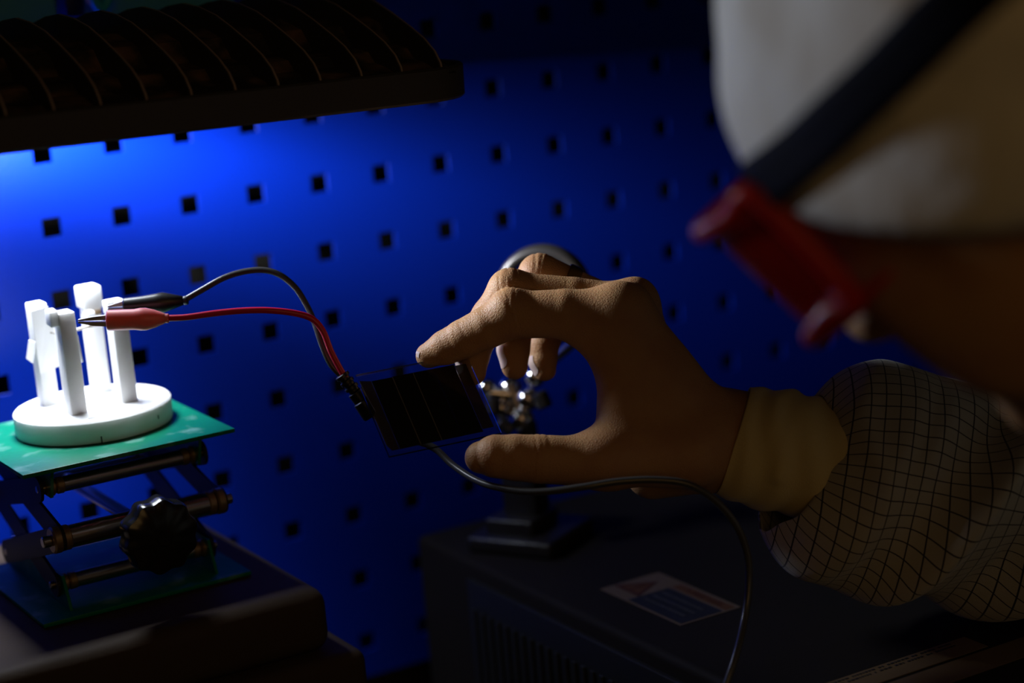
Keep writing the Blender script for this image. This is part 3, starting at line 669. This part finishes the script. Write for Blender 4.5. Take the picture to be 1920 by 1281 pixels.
nail(FI[0][6][0], FI[0][4][0] + (FI[0][6][0] - FI[0][4][0]) * .50, UPV * .5 + FWD * .75 - RGT * .2, .0046, .0100)
# ring
a0, a1 = FI[2][2][0], FI[2][0][0]; ax = (a1 - a0) / np.linalg.norm(a1 - a0); rc = P(1064, 540, .952)
m = MB(); u = np.array(Vector(ax).orthogonal().normalized()); w = np.cross(ax, u); V = []; F = []; n = 48; pr = [(-.0031, .0092), (-.0031, .0104), (-.0024, .0108), (.0024, .0108), (.0031, .0104), (.0031, .0092)]
for h, r in pr:
    for k in range(n): t_ = 2 * PI * k / n; V.append(rc + ax * h + (u * math.cos(t_) + w * math.sin(t_)) * r)
for i in range(len(pr)):
    for k in range(n): F.append((i * n + k, i * n + (k + 1) % n, ((i + 1) % len(pr)) * n + (k + 1) % n, ((i + 1) % len(pr)) * n + k))
r_ = m.add(V, F).build('finger_ring', M['gold'], person, org=rc); r_['label'] = 'gold finger ring'

# ---- tubes of cloth: knitted cuff and shirt sleeve
def cloth_tube(name, axis, radius, nth, ns, m, parent, off=None, thick=.0012, start=None):
    """axis: points; radius(theta, s) -> (r_up, r_near); off(theta, s) moves the start rim along the axis"""
    Q = spline(axis, 24); L = np.r_[0, np.cumsum(np.linalg.norm(np.diff(Q, axis=0), axis=1))]; tot = L[-1]; TH = np.linspace(0, 2 * PI, nth + 1); V = []; UVs = []
    T = np.gradient(Q, axis=0); T /= np.linalg.norm(T, axis=1)[:, None]
    for i in range(ns):
        for th in TH:
            s0 = start(th) if start else 0; s = s0 + (tot - s0) * (i / (ns - 1)) ** 1.15
            c = np.array([np.interp(s, L, Q[:, k]) for k in range(3)]); t_ = np.array([np.interp(s, L, T[:, k]) for k in range(3)]); t_ /= np.linalg.norm(t_)
            up = UPV - t_ * (UPV @ t_); up /= np.linalg.norm(up); near = -FWD - t_ * (-FWD @ t_) - up * (-FWD @ up); near /= np.linalg.norm(near)
            ru, rn = radius(th, s - s0, s); V.append(c + up * ru * math.cos(th) + near * rn * math.sin(th)); UVs.append((s, th * .042))
    V = np.array(V); n = nth + 1; lie = (V[:, 0] > IX - .01) & (V[:, 1] > -.53)                    # where it hangs over the instrument it lies on the top
    V[lie, 2] = np.maximum(V[lie, 2], IT + .003)
    F = [(i * n + k, i * n + k + 1, (i + 1) * n + k + 1, (i + 1) * n + k) for i in range(ns - 1) for k in range(nth)]
    o = mesh_obj(name, V, np.array(F), m, parent, tuple(V[0])); me = o.data; uv = me.uv_layers.new(name='UVMap')
    li = np.zeros(len(me.loops), int); me.loops.foreach_get('vertex_index', li); uv.data.foreach_set('uv', np.array(UVs)[li].ravel())
    sd = o.modifiers.new('thickness', 'SOLIDIFY'); sd.thickness = thick; sd.offset = -1; return o
def ridge(x, w): return math.exp(-(x / w) ** 2)
def cuff_r(th, s, S_):
    v = .0252 + .0022 * min(s / .012, 1) + .0008 * math.sin(s * 420 + 2.2 * math.sin(th * 2)) * min(s / .006, 1) + .0012 * ridge(s - .022, .004) * (math.cos(th - .2) > -.3)
    return v - .0006, v - .001
cloth_tube('shirt_cuff', [mm(1367, 824, -4), mm(1440, 842, -4), mm(1510, 856, -4), mm(1600, 872, -5)], cuff_r, 72, 50, M['cuff'], person, start=lambda th: .0018 * math.cos(th) - .0014 * math.sin(th) + .0016)['label'] = 'cream knitted cuff'
def slv_r(th, s, S_):
    c, n = math.cos(th), math.sin(th)
    bulge = 1 - math.exp(-s / .011); v = .0290 + .0190 * bulge
    v += .0030 * max(c, 0) * math.exp(-((s - .028) / .02) ** 2) + .0075 * max(-c, 0) * math.exp(-((s - .030) / .030) ** 2)
    # gathers at the opening, big slanting folds along the arm
    v += .0012 * math.sin(th * 9 + 1.5 * math.sin(s * 90)) * math.exp(-s / .014)
    a = (th - PI / 2 + PI) % (2 * PI) - PI                   # 0 = towards the viewer, positive downwards
    v += .0110 * ridge(S_ - .086 + a * .024, .0075) * math.exp(-(a / 1.5) ** 4) - .0075 * ridge(S_ - .066 + a * .024, .010) * math.exp(-(a / 1.4) ** 4)
    v -= .0120 * ridge(S_ - .104 + (a - .6) * .012, .011) * math.exp(-((a - .6) / .7) ** 2)
    v += .0030 * ridge(S_ - .040 - .012 * math.sin(a * 2), .006) * math.exp(-((a + .5) / .8) ** 2) - .0030 * ridge(S_ - .052 + a * .01, .005) * math.exp(-((a + .2) / .9) ** 2)
    v += .0060 * ridge(S_ - .135 + a * .02, .012) - .004 * ridge(S_ - .158 + a * .02, .014) + .005 * ridge(S_ - .19, .015)
    v += .0012 * math.sin(S_ * 160 + 3 * a) * math.exp(-((a - .3) / 1.2) ** 2) + .0016 * math.sin(th * 3 + S_ * 30)
    return v * 1.0, v * .86
SLA = [mm(1448, 858, -4), mm(1520, 872, -4), mm(1620, 890, -6), mm(1750, 915, -8), mm(1920, 948, -12), lerp(mm(1920, 948, -12), ELB, .5), ELB, lerp(ELB, SHR, .33), lerp(ELB, SHR, .66), SHR]
shirt = bpy.data.objects.new('shirt', None); COL.objects.link(shirt); shirt.parent = person; WORG['shirt'] = Vector(P(2850, 900, .7)); shirt.location = WORG['shirt'] - Vector(ORG); shirt.empty_display_size = .02
shirt['label'] = 'cream shirt with fine dark windowpane check'
def slv_start(th): return .0165 * max(math.sin(th), 0) ** 1.2 + .009 * max(math.cos(th), 0) - .004 * max(-math.cos(th), 0) + .004
cloth_tube('sleeve', SLA, slv_r, 150, 210, M['shirt'], shirt, start=slv_start, thick=.0008)
# shirt body round the shoulders, chest and left arm
LE = P(4600, 2500, .42); SC = []
def sc(a, b, ra, rb, k): SC.append((np.array(a), np.array(b), ra, rb, k))
mid = lerp(SHR, SHL, .5)
sc(SHR, mid, .066, .085, .03); sc(mid, SHL, .085, .066, .03); sc(mid, HIP, .115, .135, .05); sc(SHL, LE, .062, .05, .03); sc(lerp(ELB, SHR, .72), SHR, .052, .064, .03); sc(lerp(NB, mid, .45), mid, .064, .08, .03)
def shirt_sdf(X):
    d = None
    for a, b_, ra, rb, k in SC:
        p = X - a; ba = b_ - a; h = np.clip(p @ ba / (ba @ ba), 0, 1); q = np.linalg.norm(p - h[:, None] * ba, axis=1) - (ra + (rb - ra) * h); d = q if d is None else smin(d, q, k)
    return d + .004 * np.sin(X[:, 0] * 55 + 2 * np.sin(X[:, 2] * 40)) * np.sin(X[:, 1] * 30)
e0 = np.array([np.minimum(a, b_) - max(ra, rb) for a, b_, ra, rb, k in SC]).min(0) - .02; e1_ = np.array([np.maximum(a, b_) + max(ra, rb) for a, b_, ra, rb, k in SC]).max(0) + .02
V, F = surface(shirt_sdf, e0, e1_, .008); o = mesh_obj('shirt_body', V, F, M['shirt'], shirt, tuple(mid))
uv = o.data.uv_layers.new(name='UVMap'); li = np.zeros(len(o.data.loops), int); o.data.loops.foreach_get('vertex_index', li); uv.data.foreach_set('uv', np.stack([V[:, 0] + V[:, 1] * .3, V[:, 2]], -1)[li].ravel())

# ---- cap, goggles, strap, hair in the head's frame
def capb(f): return float(np.interp(f, [-95, -40, 0, 40, 62, 78, 96, 110], [-63, -55, -35, -5, 10, 20, 32, 33]))
def cap_pt(az, elv, off=0):
    """az 0 = forehead, +90 = left; elv from -1..1"""
    ca, sa = math.cos(az), math.sin(az); ce, se = math.cos(elv), math.sin(elv)
    wob = 2.2 * math.sin(az * 7 + 2 * math.sin(elv * 4)) + 1.5 * math.sin(az * 13 + elv * 9)
    r = np.array((101, 86, 94.)) + off + wob * .6; return np.array((r[0] * ca * ce, r[1] * sa * ce, 6 + r[2] * se))
V = []; na, ne = 120, 40
for j in range(ne + 1):
    for i in range(na):
        az = 2 * PI * i / na; f0 = 101 * math.cos(az); ub = capb(f0 * .95); e0 = math.asin(max(min((ub - 6) / 94, .97), -.97)); elv = e0 + (PI / 2 - e0) * (j / ne) ** .9
        p = cap_pt(az, min(elv, PI / 2 - .01), (-3.5 if j == 0 else (-1 if j == 1 else 0))); V.append(hp(*p))
F = [(j * na + i, j * na + (i + 1) % na, (j + 1) * na + (i + 1) % na, (j + 1) * na + i) for j in range(ne) for i in range(na)]
o = mesh_obj('cap', np.array(V), np.array(F), M['cap'], person, tuple(HC)); o['label'] = 'white cloth work cap'
sd = o.modifiers.new('thickness', 'SOLIDIFY'); sd.thickness = .0015; sd.offset = -1
# goggles
gog = bpy.data.objects.new('goggles', None); COL.objects.link(gog); gog.parent = person; WORG['goggles'] = Vector(hp(100, 0, 5)); gog.location = WORG['goggles'] - Vector(ORG); gog.empty_display_size = .02
gog['label'] = 'red orange safety goggles with navy strap'
def gp(phi, u, off=0):
    lean = u * .12; c, s = math.cos(phi), math.sin(phi); sg = 1 if s >= 0 else -1
    return hp(44 + (66 + lean + off) * max(c, 0) ** .55, sg * (70 + off) * abs(s) ** .8, 4 + u)
PH = np.linspace(-1.45, 1.45, 61)
def gtop(p): return 26 - 3 * (abs(p) / 1.45) ** 2
def gbot(p): return -29 + 8 * (abs(p) / 1.45) ** 2 + (9 * math.exp(-(p / .16) ** 2))
def sheet(name, rows, m, thick):
    V = np.array([q for r in rows for q in r]); n = len(rows[0]); F = np.array([(a * n + k, a * n + k + 1, (a + 1) * n + k + 1, (a + 1) * n + k) for a in range(len(rows) - 1) for k in range(n - 1)])
    o = mesh_obj(name, V, F, m, gog, tuple(V[0])); sd = o.modifiers.new('thickness', 'SOLIDIFY'); sd.thickness = thick; return o
sheet('goggle_lens', [[gp(p, gbot(p) + 4 + (gtop(p) - gbot(p) - 8) * t) for p in PH] for t in np.linspace(0, 1, 9)], M['lens'], .0015)
loop = [gp(p, gtop(p) - 2, 1) for p in PH[::3]] + [gp(p, gbot(p) + 2, 1) for p in PH[::-3]]
MB().tube(loop + [loop[0]], .0036, 10, 4).build('goggle_frame', M['gog'], gog, org=loop[0])
# soft side skirt from frame back to the face
for nm, fn in (('top', gtop), ('bottom', gbot)):
    rows = []
    for t in np.linspace(0, 1, 6):
        rows.append([hp(*( (np.array(((gp(p, fn(p)) - HC) @ HF, (gp(p, fn(p)) - HC) @ HL, (gp(p, fn(p)) - HC) @ HU)) * 1000) * np.array((1 - .20 * t, 1 - .06 * t, 1.0)))) for p in PH])
    sheet('goggle_skirt', rows, M['gog'], .002)
for s in (1, -1):
    MB().box(hp(46, s * 70, 20), (.020, .006, .022), .002, Matrix(((HF[0], HL[0], HU[0]), (HF[1], HL[1], HU[1]), (HF[2], HL[2], HU[2])))).build('strap_clip', M['gog'], gog, org=hp(46, s * 70, 20))
rows = []
for w_ in (-8, -4, 0, 4, 8):
    r = []
    for az in np.linspace(math.radians(48), math.radians(312), 90):
        u = 26 + 10 * (1 - math.cos(az - math.radians(48))) / 2 + w_; e_ = math.asin(max(min((u - 6) / 94, .95), -.95)); p = cap_pt(az, e_, 3.2); r.append(hp(*p))
    rows.append(r)
sheet('strap', rows, M['strap'], .0016)
# hair at the temples below the cap edge
for s in (1, -1):
    V = []
    for i in range(12):
        for j in range(9):
            f_ = 70 - i * 4.0; ub = capb(f_) + 5; u = ub - j * (1.5 - .6 * abs(i - 5) / 6); l = 60.; q = hp(f_, s * 95, u)
            dirn = -HL * s
            for _ in range(30): q = q + dirn * max(min(sdf(q[None])[0], .01), -.01)
            V.append(q - dirn * (.0022 - .00022 * j))
    F = np.array([(i * 9 + j, i * 9 + j + 1, (i + 1) * 9 + j + 1, (i + 1) * 9 + j) for i in range(11) for j in range(8)])
    o = mesh_obj('hair', np.array(V), F, M['hair'], person, tuple(V[0])); sd = o.modifiers.new('thickness', 'SOLIDIFY'); sd.thickness = .002
